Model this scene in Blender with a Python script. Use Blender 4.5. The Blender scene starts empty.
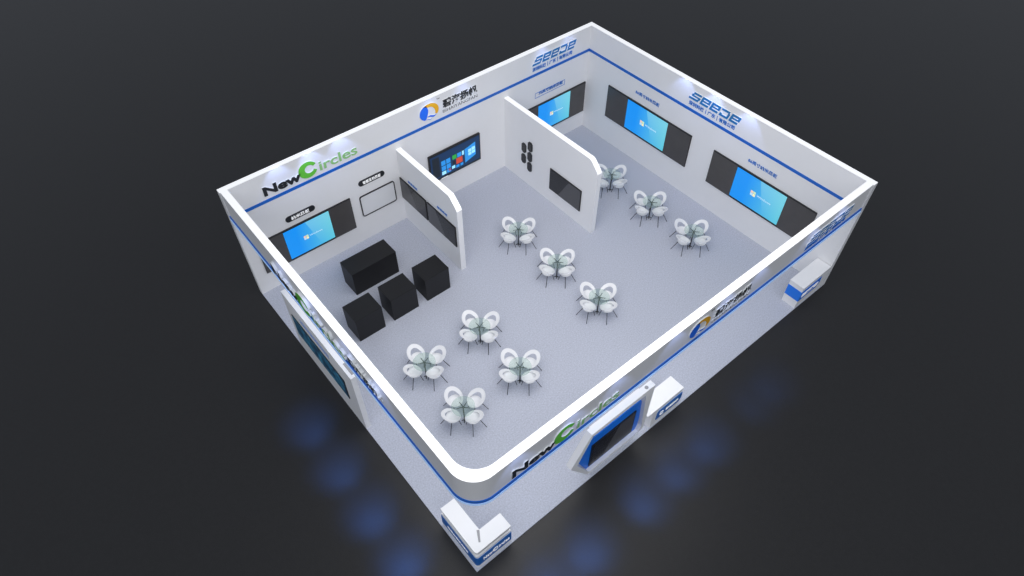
import bpy, bmesh, math
from mathutils import Vector, Matrix
PI = math.pi
scene = bpy.context.scene
COL = scene.collection

# ------------------------------------------------------------------ materials
def mat(name, color, rough=0.5, metal=0.0, emit=None, estr=1.0, spec=0.5, noise=None, bump=None, coat=0.0):
    m = bpy.data.materials.new(name); m.use_nodes = True
    nt = m.node_tree; b = nt.nodes['Principled BSDF']
    b.inputs['Base Color'].default_value = (*color, 1)
    b.inputs['Roughness'].default_value = rough
    b.inputs['Metallic'].default_value = metal
    b.inputs['Specular IOR Level'].default_value = spec
    b.inputs['Coat Weight'].default_value = coat
    if emit:
        b.inputs['Emission Color'].default_value = (*emit, 1)
        b.inputs['Emission Strength'].default_value = estr
    tc = nt.nodes.new('ShaderNodeTexCoord')
    if noise:
        sc, amt = noise
        n = nt.nodes.new('ShaderNodeTexNoise'); n.inputs['Scale'].default_value = sc
        n.inputs['Detail'].default_value = 4; n.inputs['Roughness'].default_value = 0.7
        r = nt.nodes.new('ShaderNodeValToRGB')
        r.color_ramp.elements[0].position = 0.3; r.color_ramp.elements[1].position = 0.7
        r.color_ramp.elements[0].color = (*[c * (1 - amt) for c in color], 1)
        r.color_ramp.elements[1].color = (*[min(1, c * (1 + amt)) for c in color], 1)
        nt.links.new(tc.outputs['Object'], n.inputs['Vector'])
        nt.links.new(n.outputs['Fac'], r.inputs['Fac'])
        nt.links.new(r.outputs['Color'], b.inputs['Base Color'])
    if bump:
        sc, st = bump
        n = nt.nodes.new('ShaderNodeTexNoise'); n.inputs['Scale'].default_value = sc
        bp = nt.nodes.new('ShaderNodeBump'); bp.inputs['Strength'].default_value = st
        bp.inputs['Distance'].default_value = 0.01
        nt.links.new(tc.outputs['Object'], n.inputs['Vector'])
        nt.links.new(n.outputs['Fac'], bp.inputs['Height'])
        nt.links.new(bp.outputs['Normal'], b.inputs['Normal'])
    return m

def srgb(r, g, b):
    f = lambda c: (c / 255 / 12.92) if c / 255 <= 0.04045 else ((c / 255 + 0.055) / 1.055) ** 2.4
    return (f(r), f(g), f(b))

M = {}
M['white'] = mat('white_paint', (0.86, 0.86, 0.87), 0.45, noise=(1.2, 0.01))
M['glow_top'] = mat('white_top_glow', (0.9, 0.9, 0.91), 0.4, emit=(1, 1, 1), estr=0.4)  # emission imitates strongly lit tops; they are no lamps
M['carpet'] = mat('grey_blue_carpet', (0.49, 0.512, 0.59), 0.95, spec=0.1, noise=(24, 0.2), bump=(60, 0.2))
M['ground'] = mat('dark_ground', (0.0165, 0.016, 0.0165), 0.42, spec=0.4, noise=(9, 0.1), bump=(40, 0.25))
M['blue'] = mat('blue_stripe', (0.002, 0.135, 0.60), 0.4)
M['blue_panel'] = mat('blue_panel', (0.003, 0.19, 0.85), 0.4)
M['navy'] = mat('deep_blue', (0.006, 0.14, 0.52), 0.4)
M['rim'] = mat('edge_light', (0.6, 0.75, 0.95), 0.4, emit=(0.3, 0.55, 1.0), estr=0.3)
M['black'] = mat('black_plastic', (0.012, 0.012, 0.014), 0.35)
M['cube'] = mat('black_laminate', (0.012, 0.012, 0.0135), 0.5, spec=0.3, noise=(20, 0.1))
M['board'] = mat('grey_board', (0.075, 0.07, 0.069), 0.3, noise=(2, 0.08))
M['glare'] = mat('grey_painted_glare', (0.075, 0.075, 0.08), 0.3)  # lighter grey for the glare painted on the dark screens
M['dark_screen'] = mat('dark_screen', (0.014, 0.014, 0.016), 0.25)
M['text_black'] = mat('black_lettering', (0.014, 0.016, 0.02), 0.4)
M['text_green'] = mat('green_lettering', (0.14, 0.60, 0.05), 0.4)
M['text_pale_green'] = mat('pale_green_lettering', (0.30, 0.62, 0.22), 0.4)
M['text_blue'] = mat('blue_lettering', (0.01, 0.17, 0.60), 0.4)
M['seede'] = mat('teal_blue_lettering', (0.003, 0.19, 0.52), 0.35)
M['text_white'] = mat('white_lettering', (0.9, 0.9, 0.9), 0.4, emit=(1, 1, 1), estr=0.25)
M['side'] = mat('white_letter_side', (0.9, 0.92, 0.93), 0.4)
M['orange'] = mat('orange_enamel', (0.95, 0.48, 0.01), 0.35)
M['emblem_blue'] = mat('blue_enamel', (0.01, 0.17, 0.95), 0.35)
M['grey'] = mat('grey_trim_and_shade', (0.33, 0.33, 0.34), 0.5)
M['chair'] = mat('white_plastic', (0.85, 0.85, 0.87), 0.35)
M['leg'] = mat('black_metal', (0.015, 0.015, 0.017), 0.35, metal=0.3)
M['board_face'] = mat('whiteboard_face', (0.8, 0.81, 0.83), 0.35)
M['desk_blue'] = mat('desktop_navy', (0.004, 0.02, 0.05), 0.3, emit=srgb(4, 38, 76), estr=0.9)
M['tile_blue'] = mat('tile_blue', (0.02, 0.1, 0.3), 0.3, emit=srgb(30, 140, 215), estr=0.9)
M['tile_red'] = mat('tile_red', (0.3, 0.04, 0.02), 0.3, emit=srgb(180, 62, 42), estr=0.9)
M['tile_green'] = mat('tile_green', (0.02, 0.2, 0.03), 0.3, emit=srgb(40, 150, 60), estr=0.9)
M['tile_pale'] = mat('tile_pale', (0.2, 0.4, 0.5), 0.3, emit=srgb(150, 215, 245), estr=0.9)
M['tile_black'] = mat('menu_black', (0.005, 0.008, 0.012), 0.3, emit=srgb(12, 22, 34), estr=0.9)

for k_, c_ in zip('abcd', ((235, 190, 150), (190, 225, 170), (170, 215, 245), (245, 230, 160))):
    M['logo_' + k_] = mat('logo_pane_' + k_, (0.3, 0.3, 0.3), 0.3, emit=srgb(*c_), estr=0.85)
def glass_mat():
    m = bpy.data.materials.new('green_glass'); m.use_nodes = True
    nt = m.node_tree; nt.nodes.clear()
    o = nt.nodes.new('ShaderNodeOutputMaterial'); mx = nt.nodes.new('ShaderNodeMixShader')
    t = nt.nodes.new('ShaderNodeBsdfTransparent'); t.inputs['Color'].default_value = (0.91, 0.95, 0.935, 1)
    g = nt.nodes.new('ShaderNodeBsdfPrincipled'); g.inputs['Base Color'].default_value = (0.42, 0.56, 0.5, 1)
    g.inputs['Roughness'].default_value = 0.08
    mx.inputs[0].default_value = 0.11
    nt.links.new(t.outputs[0], mx.inputs[1]); nt.links.new(g.outputs[0], mx.inputs[2]); nt.links.new(mx.outputs[0], o.inputs[0])
    return m
M['glass'] = glass_mat()

def desktop_mat():
    """blue desktop picture: flat blue left, pale cyan fan of light at upper right (the picture shown on the displays)"""
    m = bpy.data.materials.new('blue_desktop_picture'); m.use_nodes = True
    nt = m.node_tree; b = nt.nodes['Principled BSDF']
    N = lambda t: nt.nodes.new(t)
    def math_(op, a, c=None):
        n = N('ShaderNodeMath'); n.operation = op
        for i, v in enumerate((a, c)):
            if v is None: continue
            if isinstance(v, (int, float)): n.inputs[i].default_value = v
            else: nt.links.new(v, n.inputs[i])
        return n.outputs[0]
    tc = N('ShaderNodeTexCoord'); sp = N('ShaderNodeSeparateXYZ'); nt.links.new(tc.outputs['Generated'], sp.inputs[0])
    u, v = sp.outputs['X'], sp.outputs['Z']
    r1 = N('ShaderNodeValToRGB'); nt.links.new(u, r1.inputs[0])
    r1.color_ramp.elements[0].position = 0.25; r1.color_ramp.elements[0].color = (*srgb(0, 148, 250), 1)
    r1.color_ramp.elements[1].position = 1.0; r1.color_ramp.elements[1].color = (*srgb(95, 205, 228), 1)
    # lighter sector right of a slanting line from (0.5, 1) to (0.62, 0.4)
    s = math_('GREATER_THAN', math_('ADD', u, math_('MULTIPLY', v, 0.22)), 0.70)
    up = math_('SMOOTH_MIN', 1.0, math_('MULTIPLY', v, 0.9))
    fac = math_('MULTIPLY', math_('MULTIPLY', s, up), 0.55)
    mx = N('ShaderNodeMixRGB'); nt.links.new(fac, mx.inputs[0]); nt.links.new(r1.outputs[0], mx.inputs[1])
    mx.inputs[2].default_value = (*srgb(150, 225, 240), 1)
    b.inputs['Base Color'].default_value = (0.01, 0.02, 0.03, 1); b.inputs['Roughness'].default_value = 0.3
    nt.links.new(mx.outputs[0], b.inputs['Emission Color']); b.inputs['Emission Strength'].default_value = 0.92
    return m
M['desktop'] = desktop_mat()

def teal_mat():
    m = bpy.data.materials.new('teal_display_picture'); m.use_nodes = True
    nt = m.node_tree; b = nt.nodes['Principled BSDF']
    tc = nt.nodes.new('ShaderNodeTexCoord'); n = nt.nodes.new('ShaderNodeTexNoise'); n.inputs['Scale'].default_value = 3.5
    n.inputs['Detail'].default_value = 6
    r = nt.nodes.new('ShaderNodeValToRGB')
    r.color_ramp.elements[0].position = 0.4; r.color_ramp.elements[0].color = (*srgb(6, 30, 52), 1)
    r.color_ramp.elements[1].position = 0.68; r.color_ramp.elements[1].color = (*srgb(38, 100, 130), 1)
    nt.links.new(tc.outputs['Object'], n.inputs['Vector']); nt.links.new(n.outputs['Fac'], r.inputs['Fac'])
    nt.links.new(r.outputs[0], b.inputs['Emission Color']); b.inputs['Emission Strength'].default_value = 0.75
    b.inputs['Base Color'].default_value = (0.01, 0.02, 0.03, 1)
    return m
M['teal'] = teal_mat()

# ------------------------------------------------------------------ mesh helpers
def link(name, bm, mats, parent=None, smooth=False):
    me = bpy.data.meshes.new(name)
    bmesh.ops.recalc_face_normals(bm, faces=bm.faces[:])
    bm.to_mesh(me); bm.free()
    if not isinstance(mats, (list, tuple)): mats = [mats]
    for m in mats: me.materials.append(m)
    if smooth:
        for p in me.polygons: p.use_smooth = True
        me.set_sharp_from_angle(angle=math.radians(40))
    o = bpy.data.objects.new(name, me); COL.objects.link(o)
    if parent: o.parent = parent
    return o

def box(bm, x0, x1, y0, y1, z0, z1, mi=0):
    v = [bm.verts.new(p) for p in ((x0,y0,z0),(x1,y0,z0),(x1,y1,z0),(x0,y1,z0),(x0,y0,z1),(x1,y0,z1),(x1,y1,z1),(x0,y1,z1))]
    for f in ((0,3,2,1),(4,5,6,7),(0,1,5,4),(1,2,6,5),(2,3,7,6),(3,0,4,7)):
        bm.faces.new([v[i] for i in f]).material_index = mi
    return v

def prism(bm, pts, h0, h1, plane='xz', mi=0, side=None):
    """polygon pts in plane extruded; plane 'xz' -> along y (h0..h1), 'xy' -> along z, 'yz' -> along x"""
    def P(a, b, h):
        return {'xz': (a, h, b), 'xy': (a, b, h), 'yz': (h, a, b)}[plane]
    A = [bm.verts.new(P(a, b, h0)) for a, b in pts]; B = [bm.verts.new(P(a, b, h1)) for a, b in pts]
    bm.faces.new(A).material_index = mi; bm.faces.new(B[::-1]).material_index = mi
    n = len(pts)
    for i in range(n):
        bm.faces.new((A[i], B[i], B[(i+1) % n], A[(i+1) % n])).material_index = mi if side is None else side

def ring_prism(bm, outer, inner, h0, h1, plane='xz', mi=0):
    def P(a, b, h):
        return {'xz': (a, h, b), 'xy': (a, b, h), 'yz': (h, a, b)}[plane]
    L = [[bm.verts.new(P(a, b, h)) for a, b in pts] for pts in (outer, inner) for h in (h0, h1)]
    n = len(outer)
    o0, o1, i0, i1 = L
    for k in range(n):
        j = (k + 1) % n
        for q in ((o0[k], o0[j], o1[j], o1[k]), (i0[k], i1[k], i1[j], i0[j]), (o0[k], i0[k], i0[j], o0[j]), (o1[k], o1[j], i1[j], i1[k])):
            bm.faces.new(q).material_index = mi

def tube(bm, p, q, r0, r1=None, n=10):
    p = Vector(p); q = Vector(q); r1 = r0 if r1 is None else r1
    d = (q - p).normalized(); a = d.orthogonal().normalized(); b = d.cross(a)
    A = [bm.verts.new(p + (a * math.cos(t) + b * math.sin(t)) * r0) for t in [2*PI*i/n for i in range(n)]]
    B = [bm.verts.new(q + (a * math.cos(t) + b * math.sin(t)) * r1) for t in [2*PI*i/n for i in range(n)]]
    bm.faces.new(A[::-1]); bm.faces.new(B)
    for i in range(n): bm.faces.new((A[i], A[(i+1) % n], B[(i+1) % n], B[i]))

def lathe(bm, prof, n=40):
    rings = []
    for r, z in prof:
        if r < 1e-5: rings.append([bm.verts.new((0, 0, z))])
        else: rings.append([bm.verts.new((r*math.cos(2*PI*i/n), r*math.sin(2*PI*i/n), z)) for i in range(n)])
    for a, b in zip(rings, rings[1:]):
        for i in range(n):
            j = (i + 1) % n
            if len(a) == 1: bm.faces.new((a[0], b[i], b[j]))
            elif len(b) == 1: bm.faces.new((a[i], b[0], a[j]))
            else: bm.faces.new((a[i], b[i], b[j], a[j]))

def simple(name, args, m, parent=None, bev=0.0):
    bm = bmesh.new(); box(bm, *args)
    if bev: bmesh.ops.bevel(bm, geom=bm.edges[:], offset=bev, segments=2, affect='EDGES')
    return link(name, bm, m, parent)

def text_mesh(name, s, x0, x1, z0, z1, m, parent, y=0.0, depth=0.01, bold=0.0, side=None, shear=0.0, tiny=False):
    """extruded lettering fitted to the rectangle x0..x1, z0..z1, front face looking along -y"""
    c = bpy.data.curves.new(name, 'FONT'); c.body = s; c.size = 1.0; c.offset = bold; c.shear = shear
    c.resolution_u = 2 if tiny else 4; c.extrude = 0.5
    t = bpy.data.objects.new(name, c); COL.objects.link(t)
    dg = bpy.context.evaluated_depsgraph_get()
    me = bpy.data.meshes.new_from_object(t.evaluated_get(dg))
    bpy.data.objects.remove(t); bpy.data.curves.remove(c)
    xs = [v.co.x for v in me.vertices]; ys = [v.co.y for v in me.vertices]
    ax, bx, ay, by = min(xs), max(xs), min(ys), max(ys)
    for v in me.vertices:
        X = x0 + (v.co.x - ax) / (bx - ax) * (x1 - x0)
        Z = z0 + (v.co.y - ay) / (by - ay) * (z1 - z0)
        v.co = (X, y - (v.co.z + 0.5) * depth, Z)
    me.materials.clear(); me.materials.append(m); me.materials.append(side or m)
    me.update()
    for p in me.polygons: p.material_index = 0 if abs(p.normal.y) > 0.7 else 1
    me.name = name
    o = bpy.data.objects.new(name, me); COL.objects.link(o); o.parent = parent
    return o

def thing(name, label, cat, loc=(0, 0, 0), rz=0.0, group=None):
    o = bpy.data.objects.new(name, None); COL.objects.link(o); o.empty_display_size = 0.2
    o.location = loc; o.rotation_euler = (0, 0, rz)
    return tag(o, label, cat, group)
def tag(o, label, cat, group=None):
    o['label'] = label; o['category'] = cat
    if group: o['group'] = group
    return o
def glow_top(o, zmin=1.0):
    """faintly glowing white on the upward faces, imitating strong light from above"""
    o.data.materials.append(M['glow_top'])
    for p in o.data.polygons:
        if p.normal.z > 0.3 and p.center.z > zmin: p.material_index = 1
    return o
def struct(name, bm, m):
    o = link(name, bm, m); o['kind'] = 'structure'; return o
def dup(root, loc, rz, label, group=None):
    r = root.copy(); COL.objects.link(r); r.location = loc; r.rotation_euler = (0, 0, rz); r['label'] = label
    if group: r['group'] = group
    for ch in list(root.children):
        c = ch.copy(); COL.objects.link(c); c.parent = r
        for g in ch.children:
            d = g.copy(); COL.objects.link(d); d.parent = c
    return r

W, D, H, T = 15.0, 12.0, 4.5, 0.2
RX = -PI / 2      # local x -> world -y, local -y (outward) -> world -x

# ------------------------------------------------------------------ setting
bm = bmesh.new(); box(bm, -120, 160, -120, 220, -0.14, -0.04); struct('ground', bm, M['ground'])
bm = bmesh.new(); box(bm, 0, W, 0, D, -0.04, 0); struct('floor', bm, M['carpet'])
bm = bmesh.new(); box(bm, 0, W, D - T, D, 0, H); glow_top(struct('wall_back', bm, M['white']))
bm = bmesh.new(); box(bm, W - T, W, 0, D - T, 0, H); glow_top(struct('wall_right', bm, M['white']))

R_OUT = 0.66
def L_path(off, r=R_OUT, n=18):
    """outer corner path of the overhead band, off = distance inward from the outer faces"""
    if off > 0.1: r = 0.86
    rr = r - off
    pts = [(off, D - T)]
    for i in range(n + 1):
        a = PI + (PI / 2) * i / n
        pts.append((r + rr * math.cos(a), r + rr * math.sin(a)))
    pts.append((W - T, off))
    return pts
def band(bm, o_in, o_out, z0, z1):
    A = L_path(o_out); B = L_path(o_in)
    prism_pts = None
    n = len(A)
    va = [[bm.verts.new((x, y, z)) for x, y in A] for z in (z0, z1)]
    vb = [[bm.verts.new((x, y, z)) for x, y in B] for z in (z0, z1)]
    for i in range(n - 1):
        bm.faces.new((va[0][i], va[0][i+1], va[1][i+1], va[1][i]))
        bm.faces.new((vb[0][i], vb[1][i], vb[1][i+1], vb[0][i+1]))
        bm.faces.new((va[1][i], va[1][i+1], vb[1][i+1], vb[1][i]))
        bm.faces.new((va[0][i], vb[0][i], vb[0][i+1], va[0][i+1]))
    for i in (0, n - 1):
        bm.faces.new((va[0][i], va[1][i], vb[1][i], vb[0][i]))
bm = bmesh.new(); band(bm, 0.24, 0.03, 3.5, H); glow_top(struct('wall_front', bm, M['white']))
bm = bmesh.new(); band(bm, T, -0.012, 3.43, 3.5); struct('trim_1', bm, M['rim'])
bm = bmesh.new(); band(bm, 0.03, 0.002, 3.50, 3.59); struct('trim_2', bm, M['blue'])
bm = bmesh.new(); box(bm, T, W - T - 0.012, D - T - 0.012, D - T, 3.455, 3.565); struct('trim_3', bm, M['blue'])
bm = bmesh.new(); box(bm, W - T - 0.012, W - T, T, D - T, 3.455, 3.565); struct('trim_4', bm, M['blue'])

# ------------------------------------------------------------------ partitions
def partition(x, y_end, label, z_top=3.15):
    bm = bmesh.new()
    prism(bm, [(D - T, 0), (y_end, 0), (y_end, z_top - 0.42), (y_end + 0.05, z_top - 0.33), (y_end + 0.34, z_top - 0.04), (y_end + 0.42, z_top), (D - T, z_top)], x, x + 0.2, 'yz')
    return tag(glow_top(link('partition_wall', bm, M['white'])), label, 'partition')
partition(5.82, 8.4, 'white partition wall with two black screens, nearer the black cubes')
partition(10.53, 6.85, 'white partition wall carrying five black plaques and one screen')

# ------------------------------------------------------------------ blackboards with a display in the middle
def blackboard(label, x0, x1, sx0, sx1, z0, z1, loc, rz):
    t = thing('smart_blackboard', label, 'smart board', loc, rz, 'blackboards with a lit centre display')
    bm = bmesh.new(); box(bm, x0, x1, -0.05, 0.0, z0, z1); link('back_frame', bm, M['black'], t)
    for a, b in ((x0 + 0.015, sx0 - 0.01), (sx1 + 0.01, x1 - 0.015)):
        simple('side_panel', (a, b, -0.062, -0.05, z0 + 0.02, z1 - 0.03), M['board'], t)
    s = simple('display', (sx0, sx1, -0.07, -0.05, z0 + 0.09, z1 - 0.06), M['desktop'], t); s['label'] = 'glowing blue display'
    cx = sx0 + (sx1 - sx0) * 0.42; cz = (z0 + z1) / 2 + 0.02; h = (sx1 - sx0) * 0.048
    bm = bmesh.new()
    for i, (dx, dz) in enumerate(((-1, 0), (0, 0), (-1, -1), (0, -1))):
        box(bm, cx + dx * h * 1.1, cx + dx * h * 1.1 + h, -0.073, -0.07, cz + dz * h * 1.1, cz + dz * h * 1.1 + h, i)
    g = link('window_logo', bm, [M['logo_a'], M['logo_b'], M['logo_c'], M['logo_d']], s)
    text_mesh('logo_text', 'Windows', cx + h * 1.5, cx + h * 7.5, cz - h * 0.45, cz + h * 0.5, M['logo_c'], s, -0.07, 0.003, 0.01, tiny=True)
    return t
IB = (0, D - T, 0)
blackboard('smart blackboard with lit blue display, left end of back wall by the black cubes', 0.39, 3.8, 1.3, 2.95, 0.8, 2.15, IB, 0)
blackboard('smart blackboard with lit blue display on back wall, right of the plaque partition', 11.34, 14.72, 12.2, 13.87, 0.78, 2.15, IB, 0)
IR = (W - T, 0, 0)     # right wall: local x = -world y
blackboard('wide smart blackboard on right wall, nearer the back corner', -10.56, -6.36, -9.47, -7.46, 1.17, 2.57, IR, RX)
blackboard('wide smart blackboard on right wall, nearer the front band', -5.34, -1.15, -4.26, -2.25, 1.17, 2.57, IR, RX)

# captions above them
def caption(label, s, x0, x1, z0, z1, m, loc, rz, pill=None, frame=None):
    t = thing('caption_sign', label, 'sign', loc, rz)
    y = 0.0
    if pill:
        a, b, c, d = pill; r = (d - c) / 2; pts = []
        for i in range(13): an = PI / 2 + PI * i / 12; pts.append((a + r + r * math.cos(an), c + r + r * math.sin(an)))
        for i in range(13): an = -PI / 2 + PI * i / 12; pts.append((b - r + r * math.cos(an), c + r + r * math.sin(an)))
        bm = bmesh.new(); prism(bm, pts, -0.03, 0.0); link('plate', bm, M['text_black'], t); y = -0.03
    if frame:
        a, b, c, d = frame; w = 0.012
        bm = bmesh.new(); ring_prism(bm, [(a, c), (b, c), (b, d), (a, d)], [(a+w, c+w), (b-w, c+w), (b-w, d-w), (a+w, d-w)], -0.01, 0.0)
        link('outline', bm, M['text_blue'], t)
    text_mesh('lettering', s, x0, x1, z0, z1, m, t, y - (0.0 if not frame else 0.01), 0.01, 0.02, tiny=True)
    return t
caption('black pill caption sign above the left blackboard display', '纳米黑板', 1.72, 2.36, 2.405, 2.545, M['text_white'], IB, 0, pill=(1.53, 2.57, 2.365, 2.585))
caption('black pill caption sign above the framed whiteboard', '智慧互动黑板', 4.38, 5.08, 2.43, 2.56, M['text_white'], IB, 0, pill=(4.22, 5.24, 2.385, 2.605))
caption('blue caption in a thin outline above back wall display', '75英寸纳米黑板', 12.22, 13.47, 2.57, 2.72, M['text_blue'], IB, 0, frame=(12.05, 13.58, 2.48, 2.70))
caption('blue caption above right wall blackboard nearer the back corner', '86英寸纳米黑板', -9.22, -8.03, 2.88, 3.03, M['text_blue'], IR, RX)
caption('blue caption above right wall blackboard nearer the front', '86英寸纳米黑板', -4.01, -2.85, 2.88, 3.03, M['text_blue'], IR, RX)
IP = (5.816, 0, 0)
caption('small blue caption above the inner partition screen, by back wall', '智慧黑板', -11.28, -10.71, 2.07, 2.16, M['text_blue'], IP, RX)
caption('small blue caption above the outer partition screen', '智慧黑板', -9.55, -8.97, 2.13, 2.22, M['text_blue'], IP, RX)

# whiteboard outline
t = thing('whiteboard', 'small whiteboard in a thin black rounded frame on back wall', 'whiteboard', IB)
def rrect(a, b, c, d, r, n=5):
    pts = []
    for cx, cz, s in ((b - r, d - r, 0), (a + r, d - r, 1), (a + r, c + r, 2), (b - r, c + r, 3)):
        for i in range(n + 1):
            an = s * PI / 2 + PI / 2 * i / n; pts.append((cx + r * math.cos(an), cz + r * math.sin(an)))
    return pts
bm = bmesh.new(); ring_prism(bm, rrect(4.14, 5.54, 1.07, 1.98, 0.09), rrect(4.172, 5.508, 1.102, 1.948, 0.06), -0.04, 0.0); link('frame', bm, M['black'], t)
bm = bmesh.new(); prism(bm, rrect(4.172, 5.508, 1.102, 1.948, 0.06), -0.02, 0.0); link('writing_surface', bm, M['board_face'], t)

# monitor on the back wall, start menu open
t = thing('wall_monitor', 'wall monitor showing a dark blue desktop with coloured tiles', 'monitor', IB)
simple('housing', (7.0, 9.3, -0.09, 0, 1.04, 2.24), M['black'], t, 0.01)
s = simple('screen', (7.05, 9.25, -0.095, -0.09, 1.1, 2.18), M['desk_blue'], t)
bm = bmesh.new()
box(bm, 7.05, 9.25, -0.097, -0.095, 1.1, 1.14, 5)
box(bm, 7.12, 7.42, -0.098, -0.095, 1.2, 2.1, 5)
tiles = [(7.5, 1.62, .2, .22, 0), (7.72, 1.62, .2, .22, 0), (7.5, 1.38, .2, .22, 0), (7.72, 1.38, .2, .22, 0), (7.5, 1.2, .2, .16, 3), (7.72, 1.2, .2, .16, 0),
         (8.0, 1.66, .2, .2, 2), (8.22, 1.66, .2, .2, 0), (8.0, 1.42, .14, .18, 5), (8.16, 1.38, .3, .27, 1), (7.95, 1.26, .16, .14, 3), (8.14, 1.22, .16, .13, 0), (7.8, 1.24, .12, .12, 1), (8.34, 1.22, .14, .13, 0), (8.44, 1.66, .1, .2, 3)]
for x, z, w, h, i in tiles: box(bm, x, x + w - .015, -0.099, -0.095, z, z + h - .015, i)
link('start_menu_tiles', bm, [M['tile_blue'], M['tile_red'], M['tile_green'], M['tile_pale'], M['desk_blue'], M['tile_black']], s)
bm = bmesh.new()
prism(bm, [(8.56, 1.25), (9.06, 1.4), (9.06, 1.98), (8.56, 1.86)], -0.099, -0.095, mi=0)
for a, b, c, d in ((8.72, 8.86, 1.5, 1.63), (8.88, 9.03, 1.52, 1.65), (8.72, 8.86, 1.65, 1.78), (8.88, 9.03, 1.67, 1.81)): box(bm, a, b, -0.102, -0.098, c, d, 1)
link('glowing_window', bm, [M['tile_blue'], M['tile_pale']], s)
simple('sensor_bar', (7.45, 7.75, -0.1, -0.09, 1.045, 1.07), M['text_white'], t)

# black screens with a diagonal wedge of glare painted in grey
def dark_screen(label, x0, x1, z0, z1, loc, rz, flip=False, group=None):
    t = thing('flat_screen', label, 'screen', loc, rz, group)
    simple('housing', (x0, x1, -0.04, 0, z0, z1), M['black'], t, 0.006)
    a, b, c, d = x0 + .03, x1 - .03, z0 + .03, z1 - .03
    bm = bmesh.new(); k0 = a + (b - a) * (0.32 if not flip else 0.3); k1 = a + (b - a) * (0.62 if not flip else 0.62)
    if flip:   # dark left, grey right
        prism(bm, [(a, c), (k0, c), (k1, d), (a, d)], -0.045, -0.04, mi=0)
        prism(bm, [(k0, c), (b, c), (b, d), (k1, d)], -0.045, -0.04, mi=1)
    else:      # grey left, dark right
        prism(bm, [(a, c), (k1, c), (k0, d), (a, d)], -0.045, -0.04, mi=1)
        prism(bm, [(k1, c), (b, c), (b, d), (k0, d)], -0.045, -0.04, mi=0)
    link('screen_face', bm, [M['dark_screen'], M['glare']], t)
    return t
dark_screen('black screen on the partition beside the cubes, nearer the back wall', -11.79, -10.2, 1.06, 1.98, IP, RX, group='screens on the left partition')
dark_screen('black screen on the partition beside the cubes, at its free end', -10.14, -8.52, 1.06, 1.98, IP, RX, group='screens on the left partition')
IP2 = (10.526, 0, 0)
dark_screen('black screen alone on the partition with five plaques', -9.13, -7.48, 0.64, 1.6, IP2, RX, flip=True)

# five plaques
for (y, z), l in zip(((10.68, 1.62), (10.33, 1.86), (10.69, 1.12), (10.34, 1.39), (10.34, 0.92)),
        ('upper left of the five elongated black plaques', 'upper right of the five elongated black plaques', 'lower left of the five elongated black plaques',
         'middle right of the five elongated black plaques', 'lowest of the five elongated black plaques')):
    w, h, c = 0.125, 0.21, 0.07
    outl = lambda w, h, c: [(-w, -h + c), (-w + c, -h), (w - c, -h), (w, -h + c), (w, h - c), (w - c, h), (-w + c, h), (-w, h - c)]
    t = thing('wall_plaque', l, 'plaque', (10.526, y - 0.06, z), RX, 'elongated plaques on the partition')
    bm = bmesh.new(); prism(bm, outl(w, h, c), -0.03, 0); link('plate', bm, M['text_black'], t)
    bm = bmesh.new(); prism(bm, outl(w - .03, h - .035, c - .015), -0.036, -0.03); link('inner_panel', bm, M['dark_screen'], t)

# ------------------------------------------------------------------ logo signs
def ring_c(bm, cx, cz, rx, rz, k, a0, a1, y0, y1, n=40):
    pts = [(cx + rx * math.cos(a), cz + rz * math.sin(a)) for a in [a0 + (a1 - a0) * i / n for i in range(n + 1)]]
    ins = [(cx + rx * k * math.cos(a), cz + rz * k * math.sin(a)) for a in [a1 - (a1 - a0) * i / n for i in range(n + 1)]]
    return pts, ins
def strip(bm, A, B, y0, y1, mi=0, side=1):
    """band between two equal-length polylines A and B in xz, extruded y0 (back)..y1 (front)"""
    a0 = [bm.verts.new((x, y0, z)) for x, z in A]; a1 = [bm.verts.new((x, y1, z)) for x, z in A]
    b0 = [bm.verts.new((x, y0, z)) for x, z in B]; b1 = [bm.verts.new((x, y1, z)) for x, z in B]
    for i in range(len(A) - 1):
        bm.faces.new((a1[i], a1[i+1], b1[i+1], b1[i])).material_index = mi
        bm.faces.new((a0[i], b0[i], b0[i+1], a0[i+1])).material_index = side
        bm.faces.new((a0[i], a0[i+1], a1[i+1], a1[i])).material_index = side
        bm.faces.new((b0[i], b1[i], b1[i+1], b0[i+1])).material_index = side
    for i in (0, -1): bm.faces.new((a0[i], a1[i], b1[i], b0[i])).material_index = side
def circle_c(x0, x1, z0, z1, d, parent):
    """big letter C as a fat ring with a wedge-shaped opening at the right and a pale notch"""
    cx, cz, rx, rz = (x0 + x1) / 2, (z0 + z1) / 2, (x1 - x0) / 2, (z1 - z0) / 2
    n = 44; a0, a1 = math.radians(22), math.radians(338); A = []; B = []
    for i in range(n + 1):
        f = i / n; a = a0 + (a1 - a0) * f
        k = 0.52 - 0.08 * math.sin(f * PI)
        A.append((cx + rx * math.cos(a), cz + rz * math.sin(a)))
        B.append((cx + rx * 0.12 + rx * k * math.cos(a), cz + rz * 0.03 + rz * k * math.sin(a)))
    bm = bmesh.new(); strip(bm, A, B, 0, -d)
    o = link('green_circle_letter', bm, [M['text_green'], M['side']], parent); o['label'] = 'large green C'
def new_circles(label, x, loc, rz, d=0.03):
    t = thing('logo_sign', label, 'sign', loc, rz)
    o = text_mesh('black_word', 'New', x, x + 1.27, 3.70, 4.05, M['text_black'], t, 0, d, 0.045, M['side']); o['label'] = 'black letters New'
    circle_c(x + 1.2, x + 1.84, 3.66, 4.25, d, t)
    o = text_mesh('green_word', 'ircles', x + 1.9, x + 3.26, 3.72, 4.08, M['text_pale_green'] if d < 0.05 else M['text_pale_green'], t, 0, d, 0.02, M['side']); o['label'] = 'pale green letters ircles'
    return t
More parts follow.
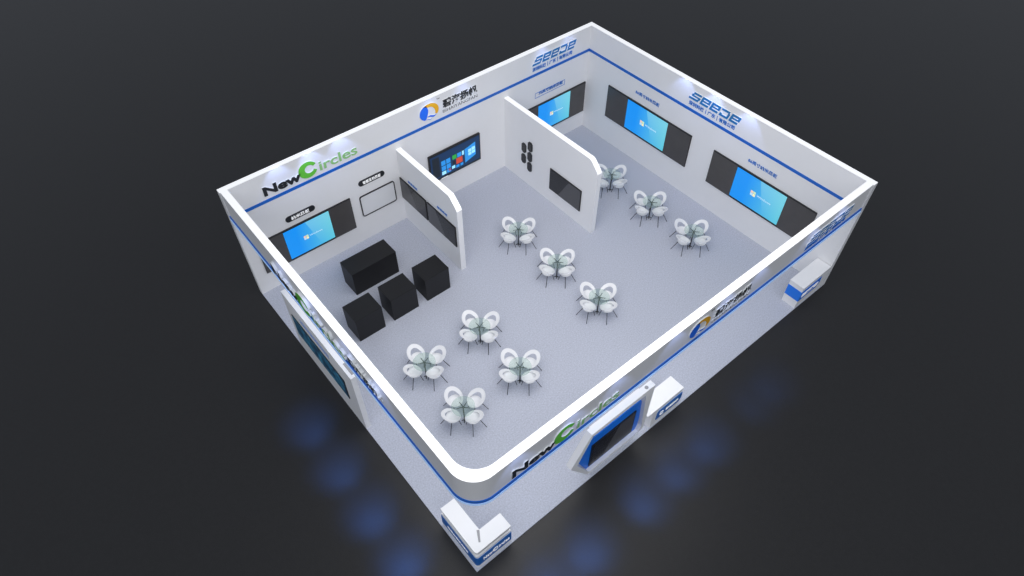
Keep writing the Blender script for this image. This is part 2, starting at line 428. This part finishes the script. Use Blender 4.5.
def bihai(label, x, loc, rz, d=0.03, emblem=True, w=1.49):
    t = thing('logo_sign', label, 'sign', loc, rz)
    if emblem:
        cx, cz, rx, rzz = x + 0.4, 4.03, 0.39, 0.31
        n = 30
        def arc(a, b, k=1.0, ox=0, oz=0): return [(cx + ox + rx * k * math.cos(math.radians(a + (b - a) * i / n)), cz + oz + rzz * k * math.sin(math.radians(a + (b - a) * i / n))) for i in range(n + 1)]
        # blue left crescent (sail edge inside), orange right crescent
        bm = bmesh.new(); A = arc(118, 238); B = [(cx - 0.03 - 0.15 * (abs(i / n - 0.42) ** 1.3) * 1.6, A[i][1] * 0.97 + cz * 0.03) for i in range(n + 1)]
        strip(bm, A, B, 0, -d); o = link('blue_crescent', bm, [M['emblem_blue'], M['side']], t); o['label'] = 'blue crescent'
        bm = bmesh.new(); A = arc(125, -38)
        B = [(cx + rx * (0.55 - 0.15 * math.sin(PI * i / n)) * math.cos(math.radians(120 - 158 * i / n)) + 0.06, cz + rzz * (0.72 - 0.2 * math.sin(PI * i / n)) * math.sin(math.radians(120 - 158 * i / n)) - 0.01) for i in range(n + 1)]
        strip(bm, A, B, 0, -d); o = link('orange_crescent', bm, [M['orange'], M['side']], t); o['label'] = 'orange crescent'
        bm = bmesh.new()
        up = [(cx - 0.1 + 0.4 * i / 12, cz - 0.17 + 0.03 * math.sin(i / 12 * 2 * PI)) for i in range(13)]
        lo = [(px, pz - 0.07 * math.sin(PI * i / 12) - 0.004) for i, (px, pz) in enumerate(up)]
        strip(bm, up, lo, 0, -d)
        up = [(cx - 0.16 + 0.26 * i / 12, cz - 0.27 + 0.02 * math.sin(i / 12 * 2 * PI)) for i in range(13)]
        lo = [(px, pz - 0.025 * math.sin(PI * i / 12) - 0.004) for i, (px, pz) in enumerate(up)]
        strip(bm, up, lo, 0, -d)
        o = link('blue_wave', bm, [M['emblem_blue'], M['side']], t)
        text_mesh('trademark', 'TM', x + 0.75, x + 0.87, 4.33, 4.38, M['text_black'], t, 0, 0.006, 0.0, tiny=True)
        x += 0.95
    text_mesh('chinese_lettering', '碧海扬帆', x, x + w, 3.91, 4.26, M['text_black'], t, 0, d, 0.038, M['side'])
    text_mesh('latin_lettering', 'BIHAIYANGFAN', x, x + w, 3.74, 3.86, M['text_black'], t, 0, min(d, 0.02), 0.0, M['side'], tiny=True)
    return t
def seede(label, x, loc, rz, d=0.03):
    t = thing('logo_sign', label, 'sign', loc, rz)
    bm = bmesh.new(); cw, gap, Z0, hh, sh = 0.37, 0.045, 3.93, 0.32, 0.32; k = 0.084
    def r(u0, u1, v0, v1, ox):
        prism(bm, [(ox + u0 + sh * v0, Z0 + v0), (ox + u1 + sh * v0, Z0 + v0), (ox + u1 + sh * v1, Z0 + v1), (ox + u0 + sh * v1, Z0 + v1)], 0, -d, 'xz', 0, 1)
    m0, m1 = hh / 2 - k / 2.6, hh / 2 + k / 2.6
    for i, ch in enumerate('seede'):
        ox = x + i * (cw + gap) + (0.0 if ch != 's' else 0)
        if ch == 's':
            r(0.04, cw, hh - k, hh, ox); r(0, cw, m0, m1, ox); r(-.06, cw - .03, 0, k, ox); r(0, k, m1, hh - k, ox); r(cw - k, cw, k, m0, ox)
        elif ch == 'e':
            r(0, cw, hh - k, hh, ox); r(k, cw, m0, m1, ox); r(0, cw - .02, 0, k, ox); r(0, k, k, hh - k, ox); r(cw - k, cw, m1, hh - k, ox)
        else:
            r(0, cw - .04, hh - k, hh, ox); r(0, cw, 0, k, ox); r(cw - k, cw, k, hh - k, ox); r(0, k, k, m0, ox)
    o = link('brand_lettering', bm, [M['seede'], M['side']], t); o['label'] = 'slanted blue block letters'
    for s_, a, b in (('深圳科技', 0.0, 0.66), ('广东', 0.83, 1.15), ('有限公司', 1.32, 1.98)):
        text_mesh('company_lettering', s_, x - 0.02 + a, x - 0.02 + b, 3.68, 3.84, M['text_blue'], t, 0, 0.012, 0.022, tiny=True)
    for a in (0.74, 1.23): simple('divider_bar', (x - 0.02 + a, x + a, -0.012, 0, 3.67, 3.84), M['text_blue'], t)
    return t
new_circles('NewCircles logo lettering on inner face of back wall', 1.17, IB, 0)
bihai('round blue and orange emblem with Chinese lettering, inner back wall', 6.87, IB, 0)
seede('blue slanted logo lettering on back wall near the back corner', 11.9, IB, 0)
seede('blue slanted logo lettering on inner face of right wall', -6.8, IR, RX)
OF = (0, 0.03, 0)
new_circles('raised NewCircles logo on outer front band, right of rounded corner', 1.15, OF, 0, 0.028)
bihai('raised blue and orange emblem with Chinese lettering, outer front band', 6.85, OF, 0, 0.028)
seede('raised blue slanted logo lettering at right end of outer front band', 11.85, OF, 0, 0.028)
t = new_circles('raised NewCircles logo on outer left band above the display wall', 0.0, (0.03, 8.8, -0.66), RX, 0.075); t.scale = (1.18, 1.0, 1.18)
bihai('raised black Chinese lettering on outer left band, beside NewCircles logo', -4.78, (0.03, 0, 0), RX, 0.08, emblem=False, w=1.4)

# ------------------------------------------------------------------ black cubes
bm_labels = [((2.42, 4.12, 9.72, 10.49), 'long black box counter behind the three black cubes', 'display_plinth', None),
             ((1.5, 2.46, 7.99, 8.78), 'black cube plinth, leftmost of the row of three', 'display_plinth', 'black cube plinths'),
             ((2.8, 3.76, 8.0, 8.78), 'black cube plinth, middle of the row of three', 'display_plinth', 'black cube plinths'),
             ((4.11, 5.06, 8.0, 8.78), 'black cube plinth, rightmost of three, nearest the partition', 'display_plinth', 'black cube plinths')]
for (x0, x1, y0, y1), l, nm, g in bm_labels:
    t = thing(nm, l, 'plinth', ((x0 + x1) / 2, (y0 + y1) / 2, 0), 0, g)
    w, d = (x1 - x0) / 2, (y1 - y0) / 2
    simple('body', (-w + .004, w - .004, -d + .004, d - .004, 0, 0.975), M['cube'], t)
    simple('top_board', (-w, w, -d, d, 0.975, 1.0), M['cube'], t, 0.004)

# ------------------------------------------------------------------ corner counter
def offset_L(o, ax, ay, wd, r=0.08, n=6):
    """L outline: outer corner at (o,o); arms to x=ax and y=ay; arm width wd"""
    pts = []
    for i in range(n + 1):
        a = PI + PI / 2 * i / n; pts.append((o + r + r * math.cos(a), o + r + r * math.sin(a)))
    return pts + [(ax, o), (ax, o + wd), (o + wd, o + wd), (o + wd, ay), (o, ay)]
t = thing('reception_counter', 'white L-shaped counter with blue lettered band at the front corner', 'counter', (0.06, 0.05, 0))
bm = bmesh.new(); prism(bm, offset_L(0.0, 1.09, 1.47, 0.43), 0.94, 1.0, 'xy'); link('counter_top', bm, M['white'], t)
bm = bmesh.new(); prism(bm, offset_L(0.05, 1.07, 1.45, 0.36), 0.72, 0.94, 'xy'); link('recessed_neck', bm, M['grey'], t)  # grey colour stands for the shade under the counter top
bm = bmesh.new(); prism(bm, offset_L(0.0, 1.09, 1.47, 0.43), 0.0, 0.72, 'xy'); link('body', bm, M['white'], t)
bm = bmesh.new()
A = [(-0.012, 1.472)] + [(0.08 + 0.092 * math.cos(PI + PI/2*i/8), 0.08 + 0.092 * math.sin(PI + PI/2*i/8)) for i in range(9)] + [(1.092, -0.012)]
B = [(0.0, 1.472)] + [(0.08 + 0.08 * math.cos(PI + PI/2*i/8), 0.08 + 0.08 * math.sin(PI + PI/2*i/8)) for i in range(9)] + [(1.092, 0.0)]
vs = [[bm.verts.new((x, y, z)) for x, y in P] for P in (A, B) for z in (0.16, 0.62)]
for i in range(len(A) - 1):
    for p, q in ((0, 1), (1, 3), (3, 2), (2, 0)): bm.faces.new((vs[p][i], vs[p][i+1], vs[q][i+1], vs[q][i]))
for i in (0, len(A) - 1): bm.faces.new((vs[0][i], vs[1][i], vs[3][i], vs[2][i]))
bb = link('blue_band', bm, M['navy'], t)
text_mesh('front_lettering', 'New', 0.2, 0.48, 0.3, 0.46, M['text_white'], bb, -0.012, 0.008, 0.02, tiny=True)
bm = bmesh.new(); cA = [(0.58 + 0.09*math.cos(a), 0.39 + 0.1*math.sin(a)) for a in [math.radians(25 + 310*i/20) for i in range(21)]]; cB = [(0.59 + 0.05*math.cos(a), 0.39 + 0.055*math.sin(a)) for a in [math.radians(25 + 310*i/20) for i in range(21)]]
strip(bm, cA, cB, -0.012, -0.02, 0, 0); link('front_emblem', bm, M['text_white'], bb)
text_mesh('front_lettering', 'ircles', 0.69, 1.03, 0.3, 0.46, M['text_white'], bb, -0.012, 0.008, 0.015, tiny=True)
o = text_mesh('side_lettering', 'NewCircles BIHAIYANGFAN', -1.2, -0.35, 0.35, 0.45, M['text_white'], bb, 0, 0.008, 0.01, tiny=True)
o.rotation_euler = (0, 0, RX); o.location = (-0.012, 0, 0)
bm = bmesh.new(); prism(bm, [(0.37, 0.46), (0.43, 0.42), (0.265, 0.165), (0.225, 0.19)], 1.0, 1.006, 'xy'); link('corner_inlay', bm, M['grey'], t)

# ------------------------------------------------------------------ right counter
t = thing('reception_counter', 'white counter with broad blue band at the right end of the front', 'counter', (13.27, 0.0, 0))
simple('counter_top', (0, 1.51, 0.0, 0.52, 0.96, 1.01), M['white'], t, 0.004)
simple('body', (0.01, 1.51, 0.012, 0.51, 0.0, 0.96), M['white'], t)
bm = bmesh.new()
prism(bm, [(0.004, 0.36), (1.0, 0.36), (1.12, 0.5), (1.12, 0.8), (0.004, 0.8)], 0.0, 0.012)
box(bm, -0.004, 0.008, 0.0, 0.514, 0.36, 0.8)
bb = link('blue_band', bm, M['blue_panel'], t)
bm = bmesh.new(); prism(bm, [(0.1, 0.50), (0.92, 0.50), (1.0, 0.60), (0.98, 0.66), (0.1, 0.66)], -0.01, 0.0); link('white_stripe', bm, M['text_white'], bb)
text_mesh('band_lettering', 'seede', 0.35, 0.75, 0.53, 0.63, M['navy'], bb, -0.01, 0.004, 0.02, tiny=True)

# ------------------------------------------------------------------ middle counter
t = thing('reception_counter', 'small white counter with slanted end beside the hexagonal screen housing', 'counter', (6.0, 0.0, 0))
poly = [(0.02, 0.0), (1.52, 0.0), (1.52, 0.51), (0.73, 0.51), (0.0, 0.09)]
bm = bmesh.new(); prism(bm, poly, 0.9, 0.97, 'xy'); link('counter_top', bm, M['white'], t)
bm = bmesh.new(); prism(bm, [(0.3, 0.02), (1.5, 0.02), (1.5, 0.49), (0.75, 0.49), (0.28, 0.2)], 0.0, 0.9, 'xy'); link('body', bm, M['white'], t)
bm = bmesh.new(); prism(bm, [(0.49, 0.28), (1.48, 0.28), (1.54, 0.42), (1.54, 0.70), (0.55, 0.70), (0.49, 0.58)], 0.0, 0.02); bb = link('blue_sign', bm, M['navy'], t)
bm = bmesh.new(); cA = [(0.69 + 0.09*math.cos(a), 0.48 + 0.1*math.sin(a)) for a in [math.radians(25 + 310*i/20) for i in range(21)]]; cB = [(0.70 + 0.045*math.cos(a), 0.48 + 0.05*math.sin(a)) for a in [math.radians(25 + 310*i/20) for i in range(21)]]
strip(bm, cA, cB, 0, -0.01, 0, 0); link('sign_emblem', bm, M['text_white'], bb)
text_mesh('sign_lettering', '碧海扬帆', 0.86, 1.4, 0.42, 0.55, M['text_white'], bb, 0, 0.008, 0.02, tiny=True)

# ------------------------------------------------------------------ hexagonal screen housing
t = thing('screen_housing', 'white angular housing with blue panel and black screen, outer front', 'kiosk', (0, 0, 0))
outer = [(3.57, 2.92), (2.98, 1.83), (3.64, 0.71), (5.70, 0.71), (5.80, 0.9), (5.80, 2.92)]
inner = [(3.64, 2.80), (3.20, 1.78), (3.72, 0.74), (5.60, 0.74), (5.68, 0.95), (5.50, 2.74)]
bm = bmesh.new(); ring_prism(bm, outer, inner, -0.07, 0.07); link('hexagonal_frame', bm, M['white'], t)
bm = bmesh.new(); prism(bm, outer, 0.07, 0.11); link('back_board', bm, M['white'], t)
bm = bmesh.new(); prism(bm, [(3.72, 2.5), (3.28, 1.72), (3.72, 0.745), (5.58, 0.745), (5.64, 0.95), (5.64, 2.05), (5.5, 2.34), (3.86, 2.34)], 0.04, 0.07)
bp_ = link('blue_panel', bm, M['blue_panel'], t)
simple('screen_bezel', (3.78, 5.38, 0.01, 0.04, 0.86, 1.98), M['black'], bp_)
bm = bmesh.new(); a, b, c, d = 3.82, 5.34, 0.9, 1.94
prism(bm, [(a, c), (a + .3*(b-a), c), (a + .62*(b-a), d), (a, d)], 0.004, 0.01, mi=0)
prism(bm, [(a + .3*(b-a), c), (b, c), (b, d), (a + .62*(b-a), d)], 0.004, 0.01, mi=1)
link('screen_face', bm, [M['dark_screen'], M['glare']], bp_)  # grey half is painted glare
simple('plinth', (3.95, 5.75, 0.11, 0.35, 0.0, 2.3), M['white'], t)
bm = bmesh.new(); prism(bm, [(5.56 + 0.05*math.cos(a), 0.02 + 0.05*math.sin(a)) for a in [2*PI*i/16 for i in range(16)]], 2.92, 2.93, 'xy'); link('top_cap', bm, M['grey'], t)

# ------------------------------------------------------------------ left display wall
t = thing('display_wall', 'freestanding white wall with long teal video screen, outer left side', 'wall', (0, 0, 0))
bm = bmesh.new(); box(bm, 0.0, 0.15, 5.2, 9.1, 0, 2.6); link('wall_panel', bm, M['white'], t)
vs_ = simple('video_screen', (-0.02, 0.0, 5.8, 8.8, 0.9, 1.84), M['black'], t)
for i in range(4):
    y0 = 5.83 + i * 0.737
    simple('screen_tile', (-0.026, -0.02, y0, y0 + 0.725, 0.93, 1.81), M['teal'], vs_)
simple('blue_line', (-0.006, 0.0, 6.5, 8.15, 2.19, 2.22), M['text_blue'], t)
simple('blue_line', (-0.006, 0.0, 6.5, 8.15, 2.08, 2.11), M['text_blue'], t)
simple('top_cap', (0.09, 0.15, 5.3, 5.75, 2.6, 2.606), M['grey'], t)

# ------------------------------------------------------------------ chair + table
def make_chair(label):
    t = thing('tub_chair', label, 'chair', group='white tub chairs round the glass tables')
    # seat: shallow dish
    bm = bmesh.new()
    lathe(bm, [(0, .395), (.11, .398), (.17, .412), (.20, .44), (.21, .458), (.198, .456), (.165, .438), (.09, .427), (0, .425)], 36)
    bmesh.ops.translate(bm, verts=bm.verts[:], vec=(0, -.045, -.05))
    link('seat', bm, M['chair'], t, True)
    # hoop back: a wide ring in a plane tilted up towards the back, meeting the seat rim at the front
    bm = bmesh.new(); n = 56; rings = []
    for i in range(n):
        a = -PI / 2 + (i / n) * 2 * PI
        f = (1 - math.cos(2 * PI * i / n)) / 2          # 0 at the front, 1 at the back
        ro = 0.248 + 0.018 * math.sin(f * PI); cy = 0.03
        w = 0.030 + 0.072 * min(1, f * 1.6)
        zo = 0.415 + 0.305 * f; zi = zo - 0.012 - 0.055 * f
        ri = ro - w; th = 0.016
        rm, zm = (ro + ri) / 2 + 0.008 * f, (zo + zi) / 2 - 0.004
        P = lambda r, z: bm.verts.new((r * math.cos(a), cy * f * 1.6 - 0.012 + r * math.sin(a), z))
        rings.append([P(ro, zo), P(ro + .007, zo - .012), P(rm + .004, zm - th - .006), P(ri, zi - th * .8), P(ri - .005, zi), P(rm - .002, zm + .002)])
    for i in range(n):
        A, B = rings[i], rings[(i + 1) % n]
        for k in range(6): bm.faces.new((A[k], A[(k+1) % 6], B[(k+1) % 6], B[k]))
    link('backrest', bm, M['chair'], t, True)
    # curved side supports carrying the hoop on the seat
    for sx in (-1, 1):
        bm = bmesh.new()
        rows = []
        for j in range(9):
            a = math.radians(-48 + 62 * j / 8)
            f = (1 + math.sin(a)) / 2
            zo = 0.403 + 0.305 * f - 0.03 * f; k = 0.026 * 0 + 1
            x1, y1 = (0.25) * math.cos(a), -0.012 + 0.048 * f + 0.25 * math.sin(a)
            x0, y0 = 0.2 * math.cos(a), 0.2 * math.sin(a) - .045
            rows.append([bm.verts.new((sx * x0, y0, .395)), bm.verts.new((sx * x1, y1, zo)), bm.verts.new((sx * (x1 - .014), y1, zo)), bm.verts.new((sx * (x0 - .014), y0, .402))])
        for A, B in zip(rows, rows[1:]):
            for q in range(4): bm.faces.new((A[q], A[(q+1) % 4], B[(q+1) % 4], B[q]))
        bm.faces.new(rows[0]); bm.faces.new(rows[-1][::-1])
        link('side_shell', bm, M['chair'], t, True)
    for sx, sy in ((-1, -1), (1, -1), (-1, 1), (1, 1)):
        bm = bmesh.new(); tube(bm, (sx * .12, sy * .11 - .02, .362), (sx * (.245 if sy > 0 else .16), (.25 if sy > 0 else -.2), 0.0), .011, .009, 8)
        link('leg', bm, M['leg'], t)
    return t
def make_table(label):
    t = thing('glass_table', label, 'table', group='round glass tables')
    bm = bmesh.new(); lathe(bm, [(0, .803), (.335, .803), (.34, .808), (.335, .815), (0, .815)], 48); link('table_top', bm, M['glass'], t, True)
    bm = bmesh.new(); tube(bm, (0, 0, .03), (0, 0, .79), .02, .02, 14); link('pole', bm, M['leg'], t)
    bm = bmesh.new()
    for k in range(5):
        a = 2 * PI * k / 5 + 0.3; tube(bm, (0, 0, .763), (.2 * math.cos(a), .2 * math.sin(a), .796), .017, .009, 8)
    link('top_bracket', bm, M['leg'], t)
    for k in range(4):
        a = 2 * PI * k / 4 + PI / 4
        bm = bmesh.new(); tube(bm, (0, 0, .06), (.08 * math.cos(a), .08 * math.sin(a), .013), .015, .011, 8); link('foot', bm, M['leg'], t)
    return t
tables = [((8.04, 8.0), "middle row's farthest glass table"), ((8.06, 5.97), "middle row's central glass table"), ((8.05, 3.97), "middle row's nearest glass table"),
          ((12.66, 8.0), "right row's farthest glass table"), ((12.68, 5.98), "right row's central glass table"), ((12.7, 4.01), "right row's nearest glass table"),
          ((4.36, 5.48), "topmost glass table of the front four"), ((2.28, 5.48), "leftmost glass table of the front four"),
          ((4.37, 3.54), "rightmost glass table of the front four"), ((2.26, 3.53), "bottommost glass table of the front four")]
sides = [((.06, .55), 0, 'upper left'), ((.525, .115), -PI / 2, 'upper right'), ((-.35, .12), PI / 2, 'lower left'), ((.125, -.32), PI, 'lower right')]
T0 = C0 = None
for (x, y), nm in tables:
    x += .08; y += .08
    tl = 'round green-tinted table on a black pole, ' + nm.replace('glass table', 'of the glass tables' if 'row' in nm else 'glass table')
    if T0 is None: T0 = make_table(tl); T0.location = (x, y, 0)
    else: dup(T0, (x, y, 0), 0, tl)
    for (dx, dy), rz, side in sides:
        cl = 'white tub chair at ' + side + ' of ' + nm
        if C0 is None: C0 = make_chair(cl); C0.location = (x + dx, y + dy, 0); C0.rotation_euler = (0, 0, rz)
        else: dup(C0, (x + dx, y + dy, 0), rz, cl)

# ------------------------------------------------------------------ lights
def aim(o, tgt):
    d = Vector(tgt) - o.location; o.rotation_euler = d.to_track_quat('-Z', 'Y').to_euler()
def spot(loc, tgt, power, color, ang, blend=1.0, size=0.05):
    l = bpy.data.lights.new('spot', 'SPOT'); l.energy = power; l.color = color; l.spot_size = math.radians(ang); l.spot_blend = blend; l.shadow_soft_size = size
    o = bpy.data.objects.new('spot_light', l); COL.objects.link(o); o.location = loc; aim(o, tgt); return o
sun = bpy.data.lights.new('sun', 'SUN'); sun.energy = 0.78; sun.angle = math.radians(60); sun.color = (0.97, 0.98, 1.0)
so = bpy.data.objects.new('overhead_light', sun); COL.objects.link(so); so.location = (5, 3, 14); aim(so, (5 + 4.2, 3 + 5.0, 14 - 7.5))
ar = bpy.data.lights.new('added_fill', 'AREA'); ar.shape = 'RECTANGLE'; ar.size = 10; ar.size_y = 7; ar.energy = 560; ar.color = (1.0, 0.98, 0.97)
ao = bpy.data.objects.new('added_fill_area', ar); COL.objects.link(ao); ao.location = (5.6, 3.2, 9.6)  # added light, no real fixture: brightens the front floor and the tops
LB = (0.38, 0.5, 1.0)
# halos on inner walls behind the logos
for x in (1.75, 2.85, 3.9): spot((x, D - T - 0.45, 4.75), (x, D - T, 3.9), 15, LB, 80, 0.45)
for x in (7.3, 8.7): spot((x, D - T - 0.5, 4.75), (x, D - T, 3.9), 8, LB, 80, 0.6)
for x in (12.3, 13.6): spot((x, D - T - 0.5, 4.75), (x, D - T, 3.9), 9, LB, 80, 0.6)
for y in (7.1, 5.8, 4.4): spot((W - T - 0.45, y, 4.75), (W - T, y, 3.9), 15, LB, 80, 0.45)
# outer front and left band
for x in (1.3, 2.9, 4.3, 6.3, 8.2, 9.6, 11.9, 13.3): spot((x, -0.45, 4.7), (x, 0, 3.95), 8, LB, 80, 0.5)
for y in (8.2, 6.6, 4.9, 3.4): spot((-0.45, y, 4.7), (0, y, 3.95), 8, LB, 80, 0.5)
# blue pools on the ground outside
PB = (0.07, 0.26, 1.0)
for y in (6.5, 4.84, 3.19, 1.6): spot((-1.2, y, 2.3), (-1.2, y, 0), 215, PB, 48, 1.0, 0.28)
for x in (1.38, 2.75, 4.83, 6.2, 7.5, 9.5, 10.5): spot((x, -1.3, 2.3), (x, -1.3, 0), 185 if x < 9 else 80, PB, 48, 1.0, 0.28)

# added white spots brightening the outer stands, no real lamps there
for p, q, e in (((-1.1, 8.0, 4.3), (0.08, 8.0, 2.6), 30), ((-1.1, 6.2, 4.3), (0.08, 6.2, 2.6), 30), ((4.0, -1.1, 4.4), (4.0, 0.0, 2.4), 26), ((5.4, -1.1, 4.4), (5.4, 0.0, 2.4), 26),
                ((6.9, -0.9, 3.6), (6.9, 0.25, 0.9), 60), ((0.2, -0.9, 4.0), (0.5, 0.3, 1.0), 40), ((-0.9, 1.2, 4.0), (0.3, 0.8, 1.0), 30)):
    spot(p, q, e, (0.95, 0.97, 1.0), 62, 0.9, 0.15)

w = bpy.data.worlds.new('world'); scene.world = w; w.use_nodes = True
w.node_tree.nodes['Background'].inputs[0].default_value = (0.80, 0.87, 1.0, 1)
w.node_tree.nodes['Background'].inputs[1].default_value = 0.40

# ------------------------------------------------------------------ camera
cam = bpy.data.cameras.new('camera'); co = bpy.data.objects.new('camera', cam); COL.objects.link(co)
co.location = (-2.9887, -4.9894, 17.6524); co.rotation_euler = (0.708, 0, -0.6914)
cam.sensor_width = 36; cam.lens = 684.13 / 1024 * 36; cam.clip_end = 500
scene.camera = co
scene.view_settings.view_transform = 'Standard'
